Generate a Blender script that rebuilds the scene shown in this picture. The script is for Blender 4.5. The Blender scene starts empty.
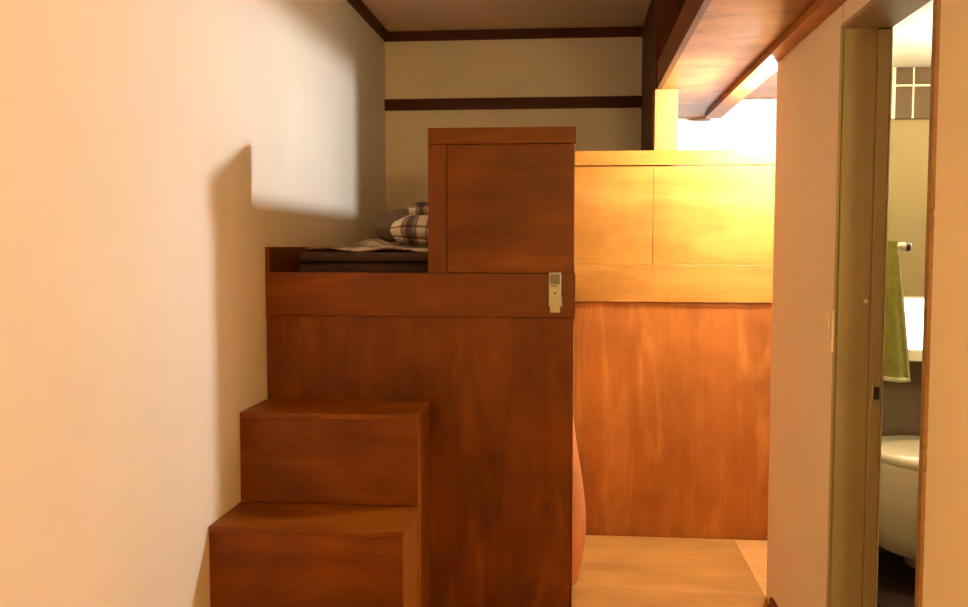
import bpy, bmesh, math, random
from mathutils import Vector, Matrix, noise
random.seed(7)
S = bpy.context.scene
C = S.collection
PI = math.pi

# ------------------------------------------------------------------ materials
def new_mat(name):
    m = bpy.data.materials.new(name); m.use_nodes = True
    nt = m.node_tree
    return m, nt, nt.nodes['Principled BSDF']

def nd(nt, kind, **kw):
    n = nt.nodes.new(kind)
    for k, v in kw.items(): setattr(n, k, v)
    return n

def ramp(nt, fac, stops, interp='LINEAR'):
    r = nd(nt, 'ShaderNodeValToRGB'); r.color_ramp.interpolation = interp
    el = r.color_ramp.elements
    while len(el) < len(stops): el.new(0.5)
    for e, (p, c) in zip(el, stops): e.position = p; e.color = (*c, 1)
    nt.links.new(fac, r.inputs[0]); return r.outputs[0]

def mixc(nt, a, b, fac, mode='MIX'):
    m = nd(nt, 'ShaderNodeMix', data_type='RGBA', blend_type=mode)
    for sock, v in ((m.inputs[0], fac), (m.inputs[6], a), (m.inputs[7], b)):
        if hasattr(v, 'links'): nt.links.new(v, sock)
        else: sock.default_value = (*v, 1) if isinstance(v, tuple) else v
    return m.outputs[2]

def wood(name, dark, mid, light, axis='z', rough=0.42, seed=0.0, wear=0.5, coat=0.0, stain=0.0):
    """stained plywood: long grain, cathedral waves, cloudy stain"""
    m, nt, b = new_mat(name)
    tc = nd(nt, 'ShaderNodeTexCoord')
    def mapped(sc_along, sc_across, off=0):
        mp = nd(nt, 'ShaderNodeMapping')
        s = [sc_across]*3; s['xyz'.index(axis)] = sc_along
        mp.inputs['Scale'].default_value = s
        mp.inputs['Location'].default_value = (seed+off, seed*1.7+off, seed*0.6)
        nt.links.new(tc.outputs['Object'], mp.inputs['Vector']); return mp.outputs[0]
    n1 = nd(nt, 'ShaderNodeTexNoise'); n1.inputs['Scale'].default_value = 1.0
    n1.inputs['Detail'].default_value = 5; n1.inputs['Distortion'].default_value = 1.4
    nt.links.new(mapped(1.1, 7), n1.inputs['Vector'])
    n2 = nd(nt, 'ShaderNodeTexNoise'); n2.inputs['Scale'].default_value = 1.0
    n2.inputs['Detail'].default_value = 4
    nt.links.new(mapped(4, 130), n2.inputs['Vector'])
    n3 = nd(nt, 'ShaderNodeTexNoise'); n3.inputs['Scale'].default_value = 1.0
    n3.inputs['Detail'].default_value = 6; n3.inputs['Roughness'].default_value = 0.62
    nt.links.new(mapped(3.2, 4.5, 3.1), n3.inputs['Vector'])
    grain = ramp(nt, n1.outputs[0], [(0.30, dark), (0.48, mid), (0.56, mid), (0.66, light)])
    fine = ramp(nt, n2.outputs[0], [(0.3, (0.92, 0.91, 0.89)), (0.65, (1.03, 1.03, 1.03))])
    cloud = ramp(nt, n3.outputs[0], [(0.30, (0.60, 0.53, 0.46)), (0.50, (1, 1, 1)), (0.70, (1.34, 1.36, 1.3))])
    c = mixc(nt, grain, fine, 1.0, 'MULTIPLY')
    c = mixc(nt, c, cloud, wear, 'MULTIPLY')
    if stain:
        n4 = nd(nt, 'ShaderNodeTexNoise'); n4.inputs['Scale'].default_value = 1.0
        n4.inputs['Detail'].default_value = 3; n4.inputs['Distortion'].default_value = 0.8
        nt.links.new(mapped(7, 14, 1.3), n4.inputs['Vector'])
        st_ = ramp(nt, n4.outputs[0], [(0.58, (1, 1, 1)), (0.70, (0.45, 0.36, 0.30))])
        c = mixc(nt, c, st_, stain, 'MULTIPLY')
    nt.links.new(c, b.inputs['Base Color'])
    b.inputs['Roughness'].default_value = rough
    b.inputs['Specular IOR Level'].default_value = 0.2
    b.inputs['Coat Weight'].default_value = coat
    b.inputs['Coat Roughness'].default_value = 0.25
    bp = nd(nt, 'ShaderNodeBump'); bp.inputs['Strength'].default_value = 0.05
    bp.inputs['Distance'].default_value = 0.002
    nt.links.new(n2.outputs[0], bp.inputs['Height']); nt.links.new(bp.outputs[0], b.inputs['Normal'])
    return m

def plain(name, col, rough=0.6, var=0.06, scale=6, bump=0.0, metal=0.0, emis=None, estr=0.0, spec=0.5):
    m, nt, b = new_mat(name)
    tc = nd(nt, 'ShaderNodeTexCoord')
    n = nd(nt, 'ShaderNodeTexNoise'); n.inputs['Scale'].default_value = scale; n.inputs['Detail'].default_value = 6
    nt.links.new(tc.outputs['Object'], n.inputs['Vector'])
    lo = tuple(max(0, c*(1-var)) for c in col); hi = tuple(min(1, c*(1+var)) for c in col)
    nt.links.new(ramp(nt, n.outputs[0], [(0.35, lo), (0.65, hi)]), b.inputs['Base Color'])
    b.inputs['Roughness'].default_value = rough; b.inputs['Metallic'].default_value = metal
    b.inputs['Specular IOR Level'].default_value = spec
    if bump:
        n2 = nd(nt, 'ShaderNodeTexNoise'); n2.inputs['Scale'].default_value = 220; n2.inputs['Detail'].default_value = 3
        nt.links.new(tc.outputs['Object'], n2.inputs['Vector'])
        bp = nd(nt, 'ShaderNodeBump'); bp.inputs['Strength'].default_value = bump; bp.inputs['Distance'].default_value = 0.002
        nt.links.new(n2.outputs[0], bp.inputs['Height']); nt.links.new(bp.outputs[0], b.inputs['Normal'])
    if emis:
        b.inputs['Emission Color'].default_value = (*emis, 1); b.inputs['Emission Strength'].default_value = estr
    return m

def plaid(name, base, band, dark, ku, kv, rough=0.9):
    m, nt, b = new_mat(name)
    uv = nd(nt, 'ShaderNodeUVMap', uv_map='UVMap')
    sp = nd(nt, 'ShaderNodeSeparateXYZ'); nt.links.new(uv.outputs[0], sp.inputs[0])
    def stripe(out, k, ph):
        mu = nd(nt, 'ShaderNodeMath', operation='MULTIPLY_ADD'); mu.inputs[1].default_value = k; mu.inputs[2].default_value = ph
        nt.links.new(out, mu.inputs[0])
        fr = nd(nt, 'ShaderNodeMath', operation='FRACT'); nt.links.new(mu.outputs[0], fr.inputs[0])
        w = (1, 1, 1)
        return ramp(nt, fr.outputs[0], [(0.0, w), (0.30, band), (0.40, dark), (0.52, band), (0.62, w), (0.80, band), (0.84, w)], 'CONSTANT')
    c = mixc(nt, stripe(sp.outputs[0], ku, 0.1), stripe(sp.outputs[1], kv, 0.55), 1.0, 'MULTIPLY')
    c = mixc(nt, c, base, 1.0, 'MULTIPLY')
    tc = nd(nt, 'ShaderNodeTexCoord')
    n = nd(nt, 'ShaderNodeTexNoise'); n.inputs['Scale'].default_value = 400
    nt.links.new(tc.outputs['Object'], n.inputs['Vector'])
    bp = nd(nt, 'ShaderNodeBump'); bp.inputs['Strength'].default_value = 0.2; bp.inputs['Distance'].default_value = 0.001
    nt.links.new(n.outputs[0], bp.inputs['Height']); nt.links.new(bp.outputs[0], b.inputs['Normal'])
    nt.links.new(c, b.inputs['Base Color']); b.inputs['Roughness'].default_value = rough
    return m

def emitter(name, col, strength):
    m = bpy.data.materials.new(name); m.use_nodes = True; nt = m.node_tree
    nt.nodes.clear()
    e = nd(nt, 'ShaderNodeEmission'); e.inputs[0].default_value = (*col, 1); e.inputs[1].default_value = strength
    o = nd(nt, 'ShaderNodeOutputMaterial'); nt.links.new(e.outputs[0], o.inputs[0]); return m

def tiles(name, col, grout, size):
    m, nt, b = new_mat(name)
    tc = nd(nt, 'ShaderNodeTexCoord')
    mp = nd(nt, 'ShaderNodeMapping'); mp.inputs['Rotation'].default_value = (PI/2, 0, 0)
    nt.links.new(tc.outputs['Object'], mp.inputs[0])
    br = nd(nt, 'ShaderNodeTexBrick'); br.offset = 0
    br.inputs['Color1'].default_value = (*col, 1); br.inputs['Color2'].default_value = (*(c*0.93 for c in col), 1)
    br.inputs['Mortar'].default_value = (*grout, 1); br.inputs['Scale'].default_value = 1
    br.inputs['Brick Width'].default_value = size; br.inputs['Row Height'].default_value = size
    br.inputs['Mortar Size'].default_value = 0.004
    nt.links.new(mp.outputs[0], br.inputs[0]); nt.links.new(br.outputs[0], b.inputs['Base Color'])
    b.inputs['Roughness'].default_value = 0.4
    return m

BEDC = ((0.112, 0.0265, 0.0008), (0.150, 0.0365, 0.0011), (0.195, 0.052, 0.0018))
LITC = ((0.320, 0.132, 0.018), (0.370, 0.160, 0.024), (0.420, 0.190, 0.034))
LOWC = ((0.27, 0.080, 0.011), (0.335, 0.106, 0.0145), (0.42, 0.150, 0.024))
M = dict(
    plaster=plain('cream_plaster', (0.80, 0.73, 0.58), 0.85, 0.025, 2.5, 0.12, spec=0.2),
    ceil=plain('ceiling_paint', (0.78, 0.58, 0.40), 0.85, 0.03, 3, 0.1, spec=0.2),
    trim=wood('dark_stained_trim', (0.055, 0.012, 0.003), (0.075, 0.017, 0.004), (0.095, 0.024, 0.006), 'x', 0.5, 2.2, 0.3),
    trimy=wood('dark_stained_trim_long', (0.055, 0.012, 0.003), (0.075, 0.017, 0.004), (0.095, 0.024, 0.006), 'y', 0.5, 4.2, 0.3),
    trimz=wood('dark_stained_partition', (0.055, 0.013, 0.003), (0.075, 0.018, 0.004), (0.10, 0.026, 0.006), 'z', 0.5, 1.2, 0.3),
    bedx=wood('walnut_stained_board', *BEDC, axis='x', rough=0.40, seed=0.3, wear=0.4),
    bedz=wood('walnut_stained_ply', *BEDC, axis='x', rough=0.42, seed=5.1, wear=0.9),
    bedv=wood('walnut_stained_upright', *BEDC, axis='z', rough=0.42, seed=2.7, wear=0.4),
    bedlow=wood('walnut_stained_lower_ply', *BEDC, axis='z', rough=0.45, seed=8.3, wear=1.0),
    step=wood('walnut_stained_step', *BEDC, axis='x', rough=0.40, seed=3.6, wear=1.0),
    tread=wood('walnut_stained_tread', (0.15, 0.038, 0.0012), (0.19, 0.050, 0.0017), (0.24, 0.068, 0.0028), axis='x', rough=0.38, seed=9.2, wear=0.7),
    stepy=wood('walnut_stained_step_side', (0.20, 0.058, 0.004), (0.25, 0.074, 0.006), (0.31, 0.10, 0.010), axis='y', rough=0.42, seed=6.6, wear=0.5),
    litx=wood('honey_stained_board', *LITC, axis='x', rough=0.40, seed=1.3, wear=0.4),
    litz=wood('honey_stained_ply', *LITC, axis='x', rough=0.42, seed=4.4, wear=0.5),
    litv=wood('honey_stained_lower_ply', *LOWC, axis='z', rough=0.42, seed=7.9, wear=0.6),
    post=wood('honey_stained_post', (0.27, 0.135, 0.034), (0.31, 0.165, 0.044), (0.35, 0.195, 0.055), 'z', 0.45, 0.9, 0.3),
    loft=wood('loft_ply', (0.25, 0.092, 0.018), (0.33, 0.132, 0.027), (0.39, 0.175, 0.042), 'x', 0.34, 3.3, 1.0, stain=0.8),
    fascia=wood('loft_fascia_wood', (0.085, 0.026, 0.006), (0.12, 0.038, 0.008), (0.155, 0.055, 0.014), 'y', 0.45, 6.1, 0.4),
    beam=wood('loft_beam_wood', (0.25, 0.085, 0.014), (0.34, 0.125, 0.022), (0.44, 0.18, 0.04), 'y', 0.45, 9.1, 0.9),
    floor=wood('tan_floor_sheet', (0.33, 0.150, 0.028), (0.37, 0.172, 0.032), (0.41, 0.20, 0.044), 'x', 0.5, 5.5, 0.5),
    floorb=wood('pale_floor_sheet', (0.50, 0.25, 0.06), (0.55, 0.28, 0.07), (0.60, 0.32, 0.09), 'x', 0.5, 1.5, 0.3),
    jamb=plain('greige_frame_paint', (0.33, 0.27, 0.155), 0.45, 0.05, 3, 0.05),
    casing=plain('brown_casing_paint', (0.25, 0.135, 0.05), 0.5, 0.12, 40, 0.3),
    base=wood('red_brown_skirting', (0.13, 0.035, 0.008), (0.18, 0.05, 0.011), (0.22, 0.07, 0.02), 'y', 0.45, 2.0, 0.3),
    futon=plain('dark_brown_ticking', (0.030, 0.011, 0.008), 0.9, 0.2, 12, 0.2),
    pad=plain('brown_quilted_cotton', (0.048, 0.020, 0.016), 0.9, 0.15, 12, 0.2),
    taupe=plain('taupe_cotton', (0.19, 0.125, 0.075), 0.95, 0.10, 9, 0.3),
    sheet=plaid('beige_plaid_cotton', (0.62, 0.52, 0.38), (0.62, 0.52, 0.45), (0.42, 0.33, 0.30), 4.5, 4.5),
    check=plaid('cream_check_flannel', (0.74, 0.66, 0.54), (0.42, 0.36, 0.34), (0.17, 0.14, 0.16), 5.0, 3.6),
    orange=plain('orange_curtain_cloth', (1.0, 0.37, 0.11), 0.9, 0.06, 8, 0.2, spec=0.05),
    white=plain('white_curtain_cloth', (0.80, 0.76, 0.70), 0.9, 0.05, 8, 0.2),
    remote=plain('cream_plastic', (0.46, 0.46, 0.36), 0.4, 0.02, 10),
    lcd=plain('green_grey_display', (0.15, 0.14, 0.07), 0.25, 0.05, 10),
    ink=plain('dark_print', (0.05, 0.03, 0.02), 0.5, 0.05, 10),
    switch=plain('ivory_switch_plastic', (0.80, 0.72, 0.56), 0.35, 0.02, 10),
    steel=plain('satin_steel', (0.62, 0.56, 0.46), 0.3, 0.05, 30, metal=0.9),
    black=plain('black_slot', (0.012, 0.009, 0.008), 0.6, 0.05, 10),
    bath=plain('bathroom_paint', (0.255, 0.182, 0.066), 0.7, 0.03, 3, 0.05),
    bathceil=plain('bathroom_white', (0.88, 0.86, 0.80), 0.7, 0.02, 3),
    tile=tiles('grey_brown_tile', (0.12, 0.08, 0.04), (0.10, 0.07, 0.04), 0.2),
    bathfloor=plain('dark_bathroom_floor', (0.035, 0.016, 0.009), 0.5, 0.1, 6),
    ledge=plain('cream_ledge', (0.72, 0.66, 0.46), 0.4, 0.03, 5),
    porcelain=plain('white_porcelain', (0.80, 0.68, 0.46), 0.12, 0.01, 3),
    towel=plain('olive_green_terry', (0.36, 0.34, 0.065), 0.95, 0.12, 60, 0.6),
    hem=plain('pale_towel_hem', (0.72, 0.70, 0.40), 0.95, 0.05, 60, 0.4),
    smoked=plain('smoked_brown_glass', (0.10, 0.056, 0.02), 0.55, 0.06, 10, spec=0.2),
    muntin=plain('cream_window_bars', (0.72, 0.64, 0.40), 0.5, 0.03, 8),
    glow=emitter('lit_frosted_pane', (1.0, 0.93, 0.74), 2.2),
    socket=plain('white_lamp_socket', (0.7, 0.66, 0.58), 0.4, 0.03, 10),
    bulb=emitter('warm_bulb_glass', (0.77, 0.80, 0.87), 1.0),
    bathbulb=emitter('bathroom_globe_glass', (1.0, 0.87, 0.60), 1.0),
    fillbulb=emitter('fill_globe_glass', (0.96, 0.67, 0.22), 1.0),  # glass of the added fill globe behind the viewer
)
def cloth_translucent(m, amt):
    nt = m.node_tree; b = nt.nodes['Principled BSDF']; out = nt.nodes['Material Output']
    t = nd(nt, 'ShaderNodeBsdfTranslucent'); mx = nd(nt, 'ShaderNodeMixShader'); mx.inputs[0].default_value = amt
    src = b.inputs['Base Color'].links[0].from_socket
    nt.links.new(src, t.inputs[0]); nt.links.new(b.outputs[0], mx.inputs[1]); nt.links.new(t.outputs[0], mx.inputs[2])
    nt.links.new(mx.outputs[0], out.inputs[0])
cloth_translucent(M['orange'], 0.5)
def estr(key, v):
    for n in M[key].node_tree.nodes:
        if n.type == 'EMISSION': n.inputs[1].default_value = v
estr('bulb', 800.0)
estr('bathbulb', 58.0)
estr('fillbulb', 94.0)

# ------------------------------------------------------------------ mesh helpers
def link(name, bm, mat, parent=None, loc=None, smooth=False):
    me = bpy.data.meshes.new(name)
    bmesh.ops.recalc_face_normals(bm, faces=bm.faces)
    bm.to_mesh(me); bm.free()
    o = bpy.data.objects.new(name, me); C.objects.link(o)
    for mm in (mat if isinstance(mat, (list, tuple)) else [mat]): me.materials.append(mm)
    if smooth:
        for p in me.polygons: p.use_smooth = True
    if parent:
        o.parent = parent; o.matrix_parent_inverse = parent.matrix_basis.inverted()
    return o

def box(bm, x0, x1, y0, y1, z0, z1, bev=0.0, mi=0):
    r = bmesh.ops.create_cube(bm, size=1.0)
    vs = r['verts']
    for v in vs:
        v.co = Vector((x0+(v.co.x+.5)*(x1-x0), y0+(v.co.y+.5)*(y1-y0), z0+(v.co.z+.5)*(z1-z0)))
    es = list({e for v in vs for e in v.link_edges}); fs = list({f for v in vs for f in v.link_faces})
    for f in fs: f.material_index = mi
    if bev:
        bmesh.ops.bevel(bm, geom=es, offset=bev, segments=2, affect='EDGES', profile=0.6)

def B(*boxes, bev=0.0015):
    bm = bmesh.new()
    for b in boxes: box(bm, *b, bev=bev)
    return bm

def empty(name, loc, label, cat, group=None):
    o = bpy.data.objects.new(name, None); C.objects.link(o); o.location = loc
    o.empty_display_size = 0.1
    tag(o, label, cat, group); return o

def tag(o, label, cat, group=None):
    o['label'] = label; o['category'] = cat
    if group: o['group'] = group

def struct(name, bm, mat, label=None, cat=None, parent=None):
    o = link(name, bm, mat, parent)
    if not parent:
        o['kind'] = 'structure'
        if label: o['label'] = label
        if cat: o['category'] = cat
    return o

def lathe(bm, prof, center, seg=32, axis='z'):
    rings = []
    for r, h in prof:
        ring = []
        for k in range(seg):
            a = 2*PI*k/seg
            if axis == 'z': p = (center[0]+r*math.cos(a), center[1]+r*math.sin(a), center[2]+h)
            elif axis == 'x': p = (center[0]+h, center[1]+r*math.cos(a), center[2]+r*math.sin(a))
            ring.append(bm.verts.new(p))
        rings.append(ring)
    for a, b in zip(rings, rings[1:]):
        for k in range(seg): bm.faces.new((a[k], a[(k+1) % seg], b[(k+1) % seg], b[k]))
    bm.faces.new(rings[0]); bm.faces.new(rings[-1])

# ------------------------------------------------------------------ room
H_EYE = 1.19
XL, XR, YB, ZC = -1.078, 0.66, 5.292, 2.40
YN = -1.60                      # wall behind the camera
CY = 3.07                       # end of the right-hand wall
YP0 = 3.7985
ZF = -0.095                      # the room floor lies a little below the raised floor of the alcove
struct('floor', B((XL-.1, XR+.13, YN-.1, YB+.1, ZF-.1, ZF), bev=0), M['floor'], 'tan wood floor in front of the steps', 'floor')
struct('floor_passage', B((0.0020, 0.6450, 2.98, CY+.03, ZF+.0005, 0.0), (0.0020, 0.6575, CY+.0305, YP0, ZF+.0005, 0.0), bev=0), M['floor'], 'raised tan wood sheet floor of the narrow passage', 'floor')
struct('floor_alcove', B((0.6625, 0.899, CY+.101, YP0, ZF+.0005, 0.0), bev=0), M['floorb'], 'paler wood sheet floor of the alcove on the right', 'floor')
struct('trim_1', B((0.6578, 0.6622, CY+.101, YP0, ZF+.0005, 0.0012), bev=0), M['floorb'], 'thin pale joint strip between the two floor sheets', 'joint strip')
struct('wall_left', B((XL-.1, XL, YN-.1, YB+.1, ZF, ZC), bev=0), M['plaster'], 'cream plaster wall along the left side', 'wall')
struct('wall_back', B((XL, 1.02, YB, YB+.1, ZF, ZC), bev=0), M['plaster'], 'cream plaster wall behind the left bunk', 'wall')
struct('wall_front', B((XL, XR, YN-.1, YN, ZF, ZC), bev=0), M['plaster'])
struct('ceiling', B((XL-.1, 1.2, YN-.1, YB+.1, ZC, ZC+.1), bev=0), M['ceil'], 'plain pale ceiling', 'ceiling')
# right wall with the bathroom doorway (the wall is hollow where the door slides in)
DY0, DY1, DZ = 1.811, 2.414, 1.728
bm = B((XR, 0.78, YN-.1, DY0, ZF, ZC),                     # near piece
       (XR, 0.78, DY0, DY1, DZ+.012, ZC),                 # above the doorway
       (XR, 0.742, DY1+.012, CY-.001, ZF, ZC),             # passage-side skin
       (0.777, 0.78, DY1+.002, CY-.001, ZF, ZC),           # bathroom-side skin
       (XR, 0.97, CY-.001, CY+.10, ZF, 1.90),              # return at the end
       (0.742, 0.777, DY1+.002, CY-.001, DZ+.012, ZC), bev=0)
struct('wall_right', bm, M['plaster'], 'cream plaster wall on the right with the doorway', 'wall')
struct('wall_alcove', B((0.90, 0.969, CY+.101, 3.785, ZF, 1.90), (0.9695, 1.10, 3.782, 3.86, ZF, 1.90), (1.1005, 1.17, 3.782, 4.80, ZF, 1.90), bev=0), M['plaster'])
struct('wall_bunk', B((0.41, 1.10, 4.751, 4.80, ZF, 1.90), bev=0), M['plaster'])
struct('wall_loft', B((0.415, 1.18, 4.70, 4.749, 1.95, ZC), (1.10, 1.18, CY+.1, 4.699, 1.95, ZC), bev=0), M['trimz'])
# dark trims on the walls
struct('trim_2', B((XL+.0005, 0.369, YB-.030, YB-.0005, 2.348, ZC-.0005)), M['trim'], 'dark brown cornice strip at the top of the back wall', 'trim')
struct('trim_3', B((XL+.0005, XL+.026, YN+.01, YB-.031, 2.348, ZC-.0005)), M['trimy'], 'dark brown cornice strip at the top of the left wall', 'trim')
struct('trim_4', B((XL+.0005, 0.369, YB-.022, YB-.0005, 1.960, 2.023)), M['trim'], 'dark brown picture rail across the back wall', 'trim')
struct('partition', B((0.370, 0.398, 3.889, YB-.001, ZF+.0005, ZC-.0005)), M['trimz'], 'dark brown wooden partition between the two bunks', 'partition')
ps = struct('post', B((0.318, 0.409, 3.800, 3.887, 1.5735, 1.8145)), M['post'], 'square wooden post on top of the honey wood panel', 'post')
link('upper_post', B((0.318, 0.409, 3.800, 3.887, 1.8147, ZC-.0005)), M['trimz'], ps)['label'] = 'upper length with the shade above the loft put into its colour'  # same post; dark wood puts the shade above the loft into its colour
struct('baseboard_right', B((XR-.012, XR-.0005, YN+.05, CY-.003, ZF+.0005, 0.040)), M['base'], 'red brown skirting at the foot of the right wall', 'baseboard')

# ------------------------------------------------------------------ doorway of the bathroom
fr = struct('door_frame', B((XR, 0.7420, DY1, DY1+.0115, 0, DZ+.0115), (XR, 0.776, DY0-.0, DY1, DZ, DZ+.0115),
                            (XR, 0.776, DY0-.0115, DY0-.0001, 0, DZ+.0115), bev=0.001), M['jamb'], 'greige painted lining of the bathroom doorway', 'door frame')
bm = bmesh.new()
box(bm, XR-.007, XR+.004, DY0-.022, DY0-.002, 0.0005, DZ+.010, bev=0.001)
# a paint edge that has gone ragged
bmesh.ops.subdivide_edges(bm, edges=[e for e in bm.edges if abs(e.verts[0].co.z-e.verts[1].co.z) > 1], cuts=160)
for v in bm.verts:
    if v.co.y < DY0-.016 and 0.02 < v.co.z < DZ-.02:
        k = 1.0 if (0.55 < v.co.z < 0.95 or 1.17 < v.co.z < 1.27) else 0.25
        v.co.y += 0.005*k*noise.noise(Vector((0, 0, v.co.z*70)))
link('casing', bm, M['casing'], fr)['label'] = 'narrow brown casing with a ragged paint edge'
link('casing', B((XR-.004, XR+.004, DY1+.0, DY1+.010, 0.0005, DZ+.011), (XR-.004, XR+.004, DY0, DY1, DZ+.001, DZ+.011), bev=.0008), M['jamb'], fr)
bm = bmesh.new(); bmesh.ops.create_uvsphere(bm, u_segments=16, v_segments=8, radius=0.006, matrix=Matrix.Translation((0.732, DY1-.001, 1.053)))
link('screw_cap', bm, M['muntin'], fr, smooth=True)
d = struct('door_1', B((0.7432, 0.7735, DY1-.006, 3.05, 0.006, DZ-.004), bev=0.002), M['jamb'], 'greige sliding door pushed back into the wall, only its edge showing', 'door')
latch = link('latch_plate', B((0.750, 0.7725, DY1-.0085, DY1-.0062, 0.792, 0.852), bev=.0008), M['steel'], d)
latch['label'] = 'small steel latch plate with a dark slot'
link('latch_slot', B((0.7545, 0.768, DY1-.0098, DY1-.0087, 0.806, 0.838), bev=0), M['black'], latch)

# light switch beside the doorway
sw = empty('light_switch', (XR, 2.453, 0.976), 'ivory light switch plate on the right wall beside the doorway', 'light switch')
link('switch_plate', B((XR-.009, XR-.0006, 2.418, 2.490, 0.922, 1.030), bev=0.003), M['switch'], sw)
link('rocker', B((XR-.013, XR-.0095, 2.436, 2.472, 0.948, 1.004), bev=0.0015), M['switch'], sw)

# ------------------------------------------------------------------ left bunk
YF = 3.175
XB = 0.0
bunk = empty('bunk_bed', (-0.53, YF, 0), 'walnut-stained raised bunk bed built against the left wall', 'bunk bed')
link('lower_panel', B((XL+.002, -0.002, YF+.006, YF+.026, ZF+.001, 0.9455)), M['bedlow'], bunk)
link('front_rail', B((XL+.001, 0.0065, YF, YF+.030, 0.9465, 1.0970), bev=.002), M['bedx'], bunk)
ep = link('end_panel', B((-0.4345, -0.0005, YF+.009, YF+.024, 1.0985, 1.5370)), M['bedz'], bunk)
link('stile', B((-0.4995, -0.4352, YF+.001, YF+.029, 1.0975, 1.5368), bev=.002), M['bedv'], ep)
link('top_rail', B((-0.4995, 0.0075, YF+.0005, YF+.0295, 1.5375, 1.5930), bev=.002), M['bedx'], ep)
link('side_guard', B((-0.020, -0.0012, YF+.031, YB-.003, 1.0000, 1.5680)), M['bedx'], bunk)
link('side_rail', B((-0.020, 0.000, YF+.031, YB-.003, 0.9000, 0.9990)), M['bedx'], bunk)
link('wall_board', B((XL+.001, XL+.016, YF+.031, YB-.032, 0.952, 1.1860), (XL+.001, XL+.016, YF+.001, YF+.0305, 1.0975, 1.1860), bev=.0005), M['bedx'], bunk)
link('slat_deck', B((XL+.002, -0.021, YF+.031, YB-.003, 0.920, 0.951)), M['bedx'], bunk)
link('side_panel', B((-0.020, -0.001, 3.86, YB-.003, ZF+.001, 0.899)), M['bedlow'], bunk)

# steps up to the bunk
st = empty('step_box', (-0.785, 2.9, 0), 'walnut-stained two-tread box steps in front of the left bunk', 'steps')
XS = -0.492
link('tread', B((XL+.001, XS, 2.635, 2.9045, 0.338, 0.356), bev=.002), M['tread'], st)
link('riser', B((XL+.001, XS-.0003, 2.6362, 2.654, ZF+.001, 0.3375), bev=.001), M['step'], st)
link('side_panel', B((XS-.019, XS-.0005, 2.6542, 2.9045, ZF+.001, 0.3375), bev=.001), M['stepy'], st)
link('tread', B((XL+.001, XS, 2.905, YF+.0045, 0.632, 0.650), bev=.002), M['tread'], st)
link('riser', B((XL+.001, XS-.0003, 2.9062, 2.924, 0.3565, 0.6315), bev=.001), M['step'], st)
link('side_panel', B((XS-.019, XS-.0005, 2.9242, YF+.0045, ZF+.001, 0.6315), bev=.001), M['stepy'], st)

# air conditioner remote in its wall holder on the bed rail
rc = empty('remote_control', (-0.062, YF, 0.967), 'cream remote control with a small display, standing in a holder on the bed rail', 'remote control')
link('remote_body', B((-0.0835, -0.0415, YF-.024, YF-.008, 0.985, 1.1010), bev=.004), M['remote'], rc)
disp = link('display', B((-0.0795, -0.0455, YF-.0255, YF-.0242, 1.062, 1.0955), bev=.0005), M['lcd'], rc)
disp['label'] = 'grey green display'
link('button', B((-0.0765, -0.0545, YF-.0258, YF-.0242, 1.0545, 1.0575), bev=.0005), M['ink'], rc)
link('button', B((-0.0655, -0.0575, YF-.0258, YF-.0242, 1.0285, 1.0335), bev=.0005), M['ink'], rc)
link('holder', B((-0.0785, -0.0450, YF-.029, YF-.0245, 0.966, 1.0040), (-0.0785, -0.0450, YF-.0244, YF-.0005, 0.966, 0.9840),
                 (-0.0412, -0.0385, YF-.029, YF-.0005, 0.985, 1.016), (-0.0785, -0.0450, YF-.0070, YF-.0005, 0.9845, 1.020), bev=.0008), M['remote'], rc)

# ------------------------------------------------------------------ bedding on the left bunk
def slab(x0, x1, y0, y1, z0, z1, rad, seg=5, wob=0.0, sc=3.0):
    bm = bmesh.new(); box(bm, x0, x1, y0, y1, z0, z1)
    bmesh.ops.bevel(bm, geom=list(bm.edges), offset=rad, segments=seg, affect='EDGES', profile=0.5)
    if wob:
        bmesh.ops.subdivide_edges(bm, edges=[e for e in bm.edges if e.calc_length() > .3], cuts=14, use_grid_fill=True)
        for v in bm.verts:
            n = noise.noise_vector(v.co*sc); v.co += Vector((n.x, n.y, n.z*0.5))*wob
    return bm
f1 = link('futon_mattress', slab(-1.020, -0.03, 3.34, 5.24, 0.953, 1.128, 0.035, wob=.003), M['futon'], smooth=True)
tag(f1, 'dark brown futon mattress lying on the bunk deck, under the brown pad', 'mattress')
f2 = link('mattress_pad', slab(-1.014, -0.035, 3.345, 5.23, 1.131, 1.167, 0.016, wob=.0015), M['pad'], smooth=True)
tag(f2, 'thin brown mattress pad lying on top of the dark futon', 'mattress pad')

def grid_obj(name, nx, ny, fn, mat, thick, parent=None, uvs=(1, 1)):
    bm = bmesh.new(); uvl = bm.loops.layers.uv.new('UVMap')
    vv = [[bm.verts.new(fn(i/nx, j/ny)) for i in range(nx+1)] for j in range(ny+1)]
    for j in range(ny):
        for i in range(nx):
            f = bm.faces.new((vv[j][i], vv[j][i+1], vv[j+1][i+1], vv[j+1][i]))
            for l, (a, b) in zip(f.loops, ((i, j), (i+1, j), (i+1, j+1), (i, j+1))):
                l[uvl].uv = (a/nx*uvs[0], b/ny*uvs[1])
    o = link(name, bm, mat, parent, smooth=True)
    if not thick: return o
    s = o.modifiers.new('thickness', 'SOLIDIFY'); s.thickness = thick; s.offset = 1.0
    return o

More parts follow.
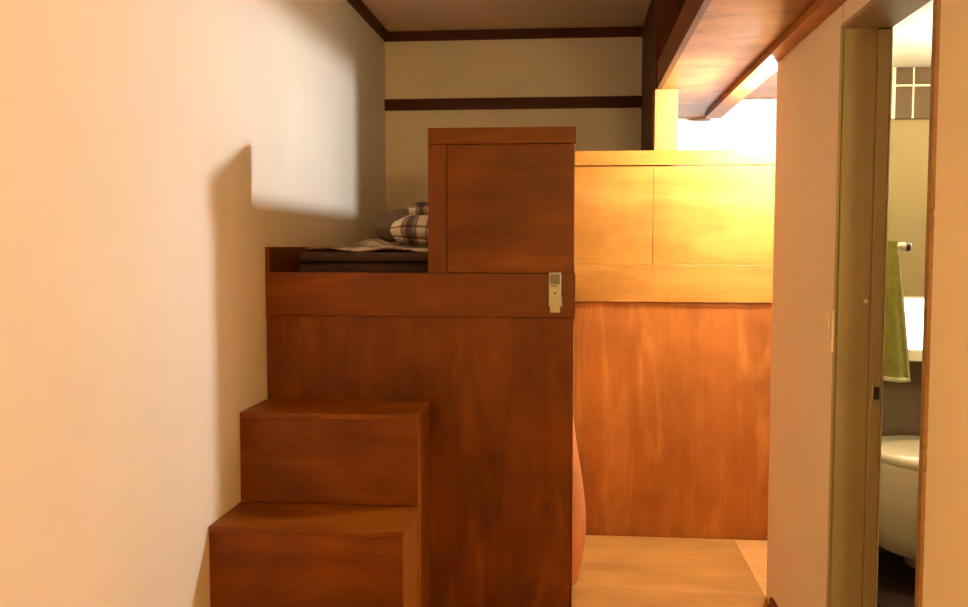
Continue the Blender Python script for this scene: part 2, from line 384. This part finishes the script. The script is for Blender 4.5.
def sheet_fn(u, v):
    x = -0.985 + 0.93*u; y = 3.37 + 1.75*v
    n = noise.noise(Vector((x*5, y*4, 0.3))); n2 = noise.noise(Vector((x*14, y*11, 2.0)))
    edge = max(0, 1-v*9)
    z = 1.1705 + 0.004*(n+1)*0.7 + 0.004*(n2+1)*0.5 + 0.006*edge*math.sin(u*23)
    z += 0.006*math.exp(-((u-0.24)/0.13)**2)*min(1, v*2.2)
    z += 0.040*math.exp(-((u-.10)/.07)**2)*max(0, min(1, (v-.2)*6))*max(0, min(1, (.56-v)*10))
    y += 0.03*noise.noise(Vector((x*3, 7, 0)))*(1-v)
    if u < 0.10: z = z*(1-(0.10-u)/.10*.0)
    return Vector((x, y, z))
sh = grid_obj('bed_sheet', 70, 90, sheet_fn, M['sheet'], 0.005, uvs=(0.93, 1.75))
tag(sh, 'rumpled beige plaid sheet spread over the mattress of the left bunk', 'bed sheet')

def loft_profile(name, prof, y0, y1, mat, zbase, lean=0.0, amp=0.012, sc=5.0, n=22, uvk=1.0):
    """closed cross-section in x-z swept along y with rounded ends"""
    bm = bmesh.new(); uvl = bm.loops.layers.uv.new('UVMap')
    cx = sum(p[0] for p in prof)/len(prof); cz = sum(p[1] for p in prof)/len(prof)
    # smooth the outline
    pts = []
    N = len(prof)
    for i in range(N):
        p0, p1, p2, p3 = (Vector(prof[(i+k-1) % N]) for k in range(4))
        for t in range(5):
            t /= 5
            pts.append(0.5*((2*p1)+(-p0+p2)*t+(2*p0-5*p1+4*p2-p3)*t*t+(-p0+3*p1-3*p2+p3)*t**3))
    L = [0.0]
    for a, b in zip(pts, pts[1:]+pts[:1]): L.append(L[-1]+(b-a).length)
    rings = []
    for j in range(n+1):
        t = j/n; e = abs(2*t-1)
        k = (1-e**7)**0.5 if e < 1 else 0.02
        k = max(k, 0.05)
        ring = []
        for p in pts:
            x = cx+(p.x-cx)*(0.9+0.1*k) if k < 1 else p.x
            z = zbase+(cz-zbase)*(1-k)*0.9+(p.y-zbase)*k if True else p.y
            y = y0+(y1-y0)*t + lean*(z-zbase)
            d = noise.noise_vector(Vector((x*sc, y*sc, z*sc)))*amp*k
            z2 = max(zbase, z+d.z*0.6)
            ring.append(bm.verts.new((x+d.x*0.6, y+d.y, z2)))
        rings.append(ring)
    m = len(pts)
    for j in range(n):
        for i in range(m):
            f = bm.faces.new((rings[j][i], rings[j][(i+1) % m], rings[j+1][(i+1) % m], rings[j+1][i]))
            for l, (a, b) in zip(f.loops, ((i, j), (i+1, j), (i+1, j+1), (i, j+1))):
                l[uvl].uv = (L[a]*uvk, (y0+(y1-y0)*b/n)*uvk)
    for r in (rings[0], rings[-1]):
        f = bm.faces.new(r)
        for l, p in zip(f.loops, pts): l[uvl].uv = (p.x, p.y)
    return link(name, bm, mat, smooth=True)

def check_duvet():
    # stack of two soft folds; built facing the room, so the plaid runs across its front
    bm = bmesh.new(); uvl = bm.loops.layers.uv.new('UVMap')
    # profile in y-z (front fold edges), swept along x
    prof = [(0.00, 0.035), (-0.035, 0.075), (-0.025, 0.125), (0.010, 0.146), (0.020, 0.150), (0.004, 0.170), (0.012, 0.200),
            (0.07, 0.226), (0.22, 0.235), (0.34, 0.222), (0.385, 0.18), (0.36, 0.148), (0.40, 0.11), (0.40, 0.05), (0.36, 0.012), (0.18, 0.004), (0.04, 0.008)]
    N = len(prof); pts = []
    for i in range(N):
        p0, p1, p2, p3 = (Vector(prof[(i+k-1) % N]) for k in range(4))
        for t in range(5):
            t /= 5
            pts.append(0.5*((2*p1)+(-p0+p2)*t+(2*p0-5*p1+4*p2-p3)*t*t+(-p0+3*p1-3*p2+p3)*t**3))
    m = len(pts); L = [0.0]
    for a, b in zip(pts, pts[1:]+pts[:1]): L.append(L[-1]+(b-a).length)
    x0, x1, n = -0.765, -0.20, 40
    cy = 0.18
    rings = []
    for j in range(n+1):
        t = j/n; e = abs(2*t-1)
        k = max((1-e**14)**0.5 if e < 1 else 0, 0.80)
        ring = []
        for p in pts:
            up = p.y > 0.150
            xs = x0 + (x1-x0)*t + (0.055*(1-t)**3 if up else 0) + (0.02*math.sin(PI*min(1, p.y/0.15))*-1*(1-t)**4)
            hz = 0.075 if not up else 0.185
            z = hz+(p.y-hz)*k if p.y > 0.004 else p.y
            y = cy+(p.x-cy)*(0.86+0.14*k)
            q = Vector((xs, 3.96+y, 1.1915+z*0.82))
            d = noise.noise_vector(q*6)*0.012*k
            q = q+d; q.z = max(1.1915, q.z+0.03*t*(z/0.22))
            ring.append(bm.verts.new(q))
        rings.append(ring)
    for j in range(n):
        for i in range(m):
            f = bm.faces.new((rings[j][i], rings[j][(i+1) % m], rings[j+1][(i+1) % m], rings[j+1][i]))
            for l, (a, b) in zip(f.loops, ((i, j), (i+1, j), (i+1, j+1), (i, j+1))): l[uvl].uv = ((x1-x0)*b/n, L[a])
    for r in (rings[0], rings[-1]):
        f = bm.faces.new(r)
        for l, p in zip(f.loops, pts): l[uvl].uv = (0, p.y)
    return link('folded_blanket', bm, M['check'], smooth=True)
bl = check_duvet(); tag(bl, 'folded cream and dark plaid blanket on the bed, partly behind the end panel', 'blanket')

pw = [(-0.80, 0), (-0.925, 0.010), (-0.962, 0.060), (-0.935, 0.125), (-0.86, 0.160), (-0.72, 0.172), (-0.56, 0.160), (-0.47, 0.10), (-0.47, 0.03), (-0.55, 0.002)]
pil = loft_profile('pillow', [(x, 1.206+z) for x, z in pw], 4.42, 4.80, M['taupe'], 1.206, amp=0.014)
tag(pil, 'plain taupe pillow at the back of the bed, behind the plaid blanket', 'pillow')

# ------------------------------------------------------------------ right bunk behind its honey wood front
YP = 3.80
X0, X1 = 0.0009, 0.8985
rb = empty('enclosed_bunk', (0.45, YP, 0), 'honey wood panel front of the right bunk, closed to the floor', 'bunk front')
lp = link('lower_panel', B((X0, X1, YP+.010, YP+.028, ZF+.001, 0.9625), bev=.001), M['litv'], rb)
link('front_rail', B((X0, X1, YP, YP+.030, 0.9650, 1.1150), bev=.002), M['litx'], rb)
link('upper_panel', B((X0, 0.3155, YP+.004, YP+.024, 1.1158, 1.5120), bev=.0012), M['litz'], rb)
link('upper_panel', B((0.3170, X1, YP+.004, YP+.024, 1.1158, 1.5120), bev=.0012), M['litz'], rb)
link('top_rail', B((X0, X1, YP-.004, YP+.032, 1.5150, 1.5730), bev=.002), M['litx'], rb)
link('deck', B((X0, 0.368, YP+.033, YB-.003, 0.97, 1.00), bev=.001), M['bedx'], rb)
link('deck', B((0.412, X1, YP+.033, 4.63, 0.97, 1.00), (X1+.002, 1.098, 3.862, 4.63, 0.97, 1.00), bev=.001), M['bedx'], rb)

# white curtain across the back of the right bunk
def wcurt(u, v):
    x = 0.418+0.672*u; z = 1.02+(0.7945 if x < 0.684 else 0.8835)*v
    a = 0.014*(0.6+0.4*(1-v))
    y = 4.655 + a*math.sin(u*2*PI*5.3+0.8*math.sin(v*3)+0.5) + 0.008*noise.noise(Vector((x*9, z*5, 0)))
    return Vector((x, y, z))
wc = grid_obj('back_curtain', 120, 24, wcurt, M['white'], 0.004)
tag(wc, 'white gathered curtain at the back of the right bunk, under the loft', 'curtain')

# orange curtain closing the space under the left bunk
def ocurt(u, v):
    y = 3.208+0.562*u; z = 0.004+0.885*(1-v)
    k = max(0.0, min(1.0, (0.60-z)/0.42)); k = k*k*(3-2*k)
    k *= 1-0.45*max(0.0, (0.15-z)/0.15)**1.5
    body = max(0.0, math.sin(PI*min(1, u)**0.7))**0.75
    x = 0.0015+k*0.048*body + 0.003*(0.5+0.5*math.sin(u*24+3*z))*(0.3+k)*min(1, u*10, (1-u)*10)
    return Vector((x, y, z))
oc = grid_obj('bunk_curtain', 70, 40, ocurt, M['orange'], 0)
tag(oc, 'orange cloth curtain hanging at the side of the left bunk', 'curtain')

# ------------------------------------------------------------------ loft overhead
lo = empty('loft_shelf', (0.5, 3.0, 1.815), 'wooden loft shelf overhead above the passage on the right', 'loft shelf')
link('fascia_board', B((0.3250, 0.3450, 1.15, 3.7985, 1.8150, 1.9180), bev=.0015), M['fascia'], lo)
link('underside_board', B((0.3455, 0.6590, 1.15, 3.7985, 1.8150, 1.8330), (0.4100, 0.6590, 3.7985, 4.680, 1.8150, 1.8330), bev=0.0005), M['loft'], lo)
link('beam', B((0.6070, 0.6585, 1.15, CY, 1.7885, 1.8130), (0.6070, 0.6820, CY+.002, 4.48, 1.7885, 1.8130), bev=.002), M['beam'], lo)
link('alcove_board', B((0.6600, 0.8995, CY+.101, 4.690, 1.9050, 1.9230), (0.9000, 1.0990, 3.865, 4.690, 1.9050, 1.9230), (0.6600, 0.6820, CY+.101, 4.610, 1.8140, 1.9045), bev=.001), M['loft'], lo)

# ------------------------------------------------------------------ lamps
def bulb_lamp(name, x, y, ztop, zc, r, mat, label, seg=24):
    e = empty(name, (x, y, ztop), label, 'lamp')
    bm = bmesh.new(); lathe(bm, [(0.032, 0), (0.032, -0.012), (0.020, -0.020), (0.018, -(ztop-zc-r*0.8))], (x, y, ztop-.0005), 20)
    link('socket', bm, M['socket'], e, smooth=False)
    bm = bmesh.new(); bmesh.ops.create_uvsphere(bm, u_segments=seg, v_segments=seg//2, radius=r, matrix=Matrix.Translation((x, y, zc)))
    link('bulb', bm, mat, e, smooth=True); return e
bulb_lamp('pendant_lamp', 0.797, 3.54, 1.905, 1.738, 0.032, M['bulb'], 'warm bulb lamp under the alcove board, round the corner of the right wall')
wl = empty('fill_lamp', (XR, -0.50, 1.60), 'added unseen fill globe on a bracket on the right wall behind the viewer', 'lamp')  # unseen globe added for the room's general fill light
bm = bmesh.new(); lathe(bm, [(0.045, 0), (0.045, -0.012), (0.014, -0.016), (0.014, -0.075)], (XR-.0005, -0.50, 1.60), 20, 'x')
link('bracket', bm, M['socket'], wl)
bm = bmesh.new(); bmesh.ops.create_uvsphere(bm, u_segments=24, v_segments=12, radius=0.075, matrix=Matrix.Translation((XR-.150, -0.50, 1.60)))
link('globe', bm, M['fillbulb'], wl, smooth=True)

# ------------------------------------------------------------------ bathroom
BZ = 1.866
BX, BYF = 2.05, 3.70
struct('wall_bathroom', B((0.971, BX, BYF, BYF+.08, 0, BZ+.05), (BX, BX+.08, 0.9, BYF+.08, 0, BZ+.05), (0.781, BX, 0.82, 0.9, 0, BZ+.05), bev=0), M['bath'])
struct('ceiling_bathroom', B((0.781, BX, 0.9, CY-.002, BZ, BZ+.05), (0.971, BX, CY-.002, BYF-.001, BZ, BZ+.05), bev=0), M['bathceil'])
struct('floor_bathroom', B((0.791, BX, 0.9, CY-.002, -0.06, -0.001), (1.021, BX, CY-.002, BYF, -0.1, -0.001), bev=0), M['bathfloor'])
struct('wall_tiles', B((0.972, BX-.001, BYF-.012, BYF-.0005, 0.001, 0.757), bev=0), M['tile'], 'grey brown tiles on the lower bathroom wall', 'wall tiles')
struct('trim_5', B((0.972, BX-.001, BYF-.085, BYF-.0005, 0.760, 0.804), bev=.003), M['ledge'], 'cream ledge under the bright bathroom window', 'ledge')
w1 = struct('window_1', B((1.085, 1.100, BYF-.020, BYF-.0005, 0.805, 1.000), (1.62, 1.635, BYF-.020, BYF-.0005, 0.805, 1.000), (1.1005, 1.6195, BYF-.020, BYF-.0005, 0.993, 1.000), bev=.001), M['ledge'], 'low bright frosted window above the bathroom ledge', 'window')
link('pane', B((1.1008, 1.6192, BYF-.012, BYF-.003, 0.8055, 0.9925), bev=0), M['glow'], w1)
w2 = struct('window_2', B((1.1900, 1.2030, BYF-.022, BYF-.0005, 1.672, BZ-.001), (1.60, 1.612, BYF-.022, BYF-.0005, 1.672, BZ-.001)), M['muntin'], 'small high window of brown panes in the bathroom', 'window')
bars = [1.2655, 1.3450, 1.4245, 1.5040]
ed = [1.1975]+bars+[1.5995]
link('crossbar', B((1.2035, 1.5995, BYF-.0215, BYF-.0145, 1.7925, 1.7995), bev=.001), M['muntin'], w2)
for k in range(5):
    xa, xb = ed[k]+.0065, ed[k+1]-.0003
    link('pane', B((xa, xb, BYF-.014, BYF-.004, 1.6735, 1.7920), bev=0), M['smoked'], w2)
    link('pane', B((xa, xb, BYF-.014, BYF-.004, 1.8000, 1.8635), bev=0), M['smoked'], w2)
for xa in bars:
    link('mullion', B((xa, xa+.006, BYF-.0195, BYF-.003, 1.6735, 1.8640), bev=.0008), M['muntin'], w2)
bulb_lamp('bathroom_lamp', 1.40, 2.95, BZ, 1.765, 0.06, M['bathbulb'], 'round globe lamp on the bathroom ceiling, hidden beside the doorway')

# towel on a short rail that stands out from the wall beside the door
tr = empty('towel_rail', (0.7815, 2.90, 1.190), 'short white towel rail sticking out beside the bathroom doorway', 'towel rail')
bm = bmesh.new(); lathe(bm, [(0.013, 0), (0.013, 0.215), (0.010, 0.219)], (0.7865, 2.90, 1.190), 20, 'x')
link('rail', bm, M['switch'], tr, smooth=False)
bm = bmesh.new(); lathe(bm, [(0.024, 0), (0.024, 0.004)], (0.7815, 2.90, 1.190), 20, 'x')
link('wall_plate', bm, M['switch'], tr)
bm = bmesh.new(); lathe(bm, [(0.0135, 0), (0.0135, 0.012)], (0.988, 2.90, 1.190), 20, 'x')
link('end_band', bm, M['ink'], tr)
def tow(u, v):
    # v runs over the rail: front drop, over the top, back drop
    Lf, Lb = 0.405, 0.30; r = 0.0180
    s = v*(Lf+PI*r+Lb)
    if s < Lf: y, z, h = -r, 1.190-(Lf-s), (Lf-s)/Lf
    elif s < Lf+PI*r:
        a = (s-Lf)/r; y, z, h = -r*math.cos(a), 1.190+r*math.sin(a), 0
    else: y, z, h = r, 1.190-(s-Lf-PI*r), (s-Lf-PI*r)/Lb
    xr = 0.962+0.045*h**0.9; xl = 0.860-0.03*h
    x = xl+(xr-xl)*u
    y2 = y + (0.018*h*math.sin(u*2*PI*1.6+0.4) + 0.01*h)*(-1 if y <= 0 else 0.4)
    if y > 0: y2 = max(y2, r)
    else: y2 = min(y2, -r)
    return Vector((x, 2.90+y2, z+(0.012*(1-u)*h if s < Lf else 0)))
tw = grid_obj('hand_towel', 40, 90, tow, M['towel'], -0.004)
tag(tw, 'olive green towel with pale hems hanging on the short rail in the bathroom', 'towel')
def hemf(u, v):
    p = tow(1.0-0.035*(1-u), 0.001+0.54*v); return p+Vector((0.0012*u, -0.0048, 0))
link_h = grid_obj('hem', 4, 60, hemf, M['hem'], 0.002, parent=tw)
def hemb(u, v):
    p = tow(u, 0.018*v); return p+Vector((0, -0.0050, -0.001))
grid_obj('hem', 30, 3, hemb, M['hem'], 0.002, parent=tw)

# toilet
tx, ty = 1.27, 3.395
to = empty('toilet', (tx, ty, 0), 'white porcelain toilet against the tiled bathroom wall', 'toilet')
def oval_loft(rings, seg=48, egg=0.12):
    bm = bmesh.new(); rr = []
    for (cx, cy, rx, ry, z) in rings:
        rr.append([bm.verts.new((cx+rx*math.cos(2*PI*k/seg)*(1+egg*math.sin(2*PI*k/seg)), cy+ry*math.sin(2*PI*k/seg), z)) for k in range(seg)])
    for a, b in zip(rr, rr[1:]):
        for k in range(seg): bm.faces.new((a[k], a[(k+1) % seg], b[(k+1) % seg], b[k]))
    bm.faces.new(rr[0]); bm.faces.new(rr[-1]); return bm
link('bowl', oval_loft([(tx, ty+.02, .150, .15, .105), (tx, ty+.005, .182, .19, .125), (tx, ty, .205, .222, .20), (tx, ty, .215, .236, .32), (tx, ty, .217, .240, .428), (tx, ty, .214, .238, .440)]), M['porcelain'], to, smooth=True)
link('foot', oval_loft([(tx+.06, ty+.17, .080, .10, .001), (tx+.06, ty+.17, .075, .09, .03), (tx+.06, ty+.15, .075, .08, .104)]), M['porcelain'], to, smooth=True)
link('lid', oval_loft([(tx, ty+.01, .214, .242, .4405), (tx, ty+.01, .222, .252, .446), (tx, ty+.01, .222, .252, .462), (tx, ty+.01, .212, .242, .472), (tx, ty+.01, .10, .12, .476)]), M['porcelain'], to, smooth=True)

# ------------------------------------------------------------------ camera
cam = bpy.data.cameras.new('camera'); co = bpy.data.objects.new('camera', cam); C.objects.link(co)
cam.sensor_width = 36; cam.sensor_fit = 'HORIZONTAL'; cam.lens = 930/968*36
cam.clip_start = 0.02
co.location = (0, 0, H_EYE)
co.rotation_mode = 'XYZ'
co.rotation_euler = (Matrix.Rotation(0.0959, 3, 'Z') @ Matrix.Rotation(PI/2-0.0616, 3, 'X') @ Matrix.Rotation(0.0015, 3, 'Z')).to_euler()
S.camera = co

w = bpy.data.worlds.new('world'); S.world = w; w.use_nodes = True
w.node_tree.nodes['Background'].inputs[0].default_value = (0, 0, 0, 1)
S.view_settings.view_transform = 'Standard'
S.view_settings.look = 'None'
S.view_settings.exposure = 2.0
S.view_settings.gamma = 1.0
S.view_settings.use_curve_mapping = False
S.cycles.max_bounces = 12
S.cycles.diffuse_bounces = 8
S.cycles.sample_clamp_indirect = 6.0
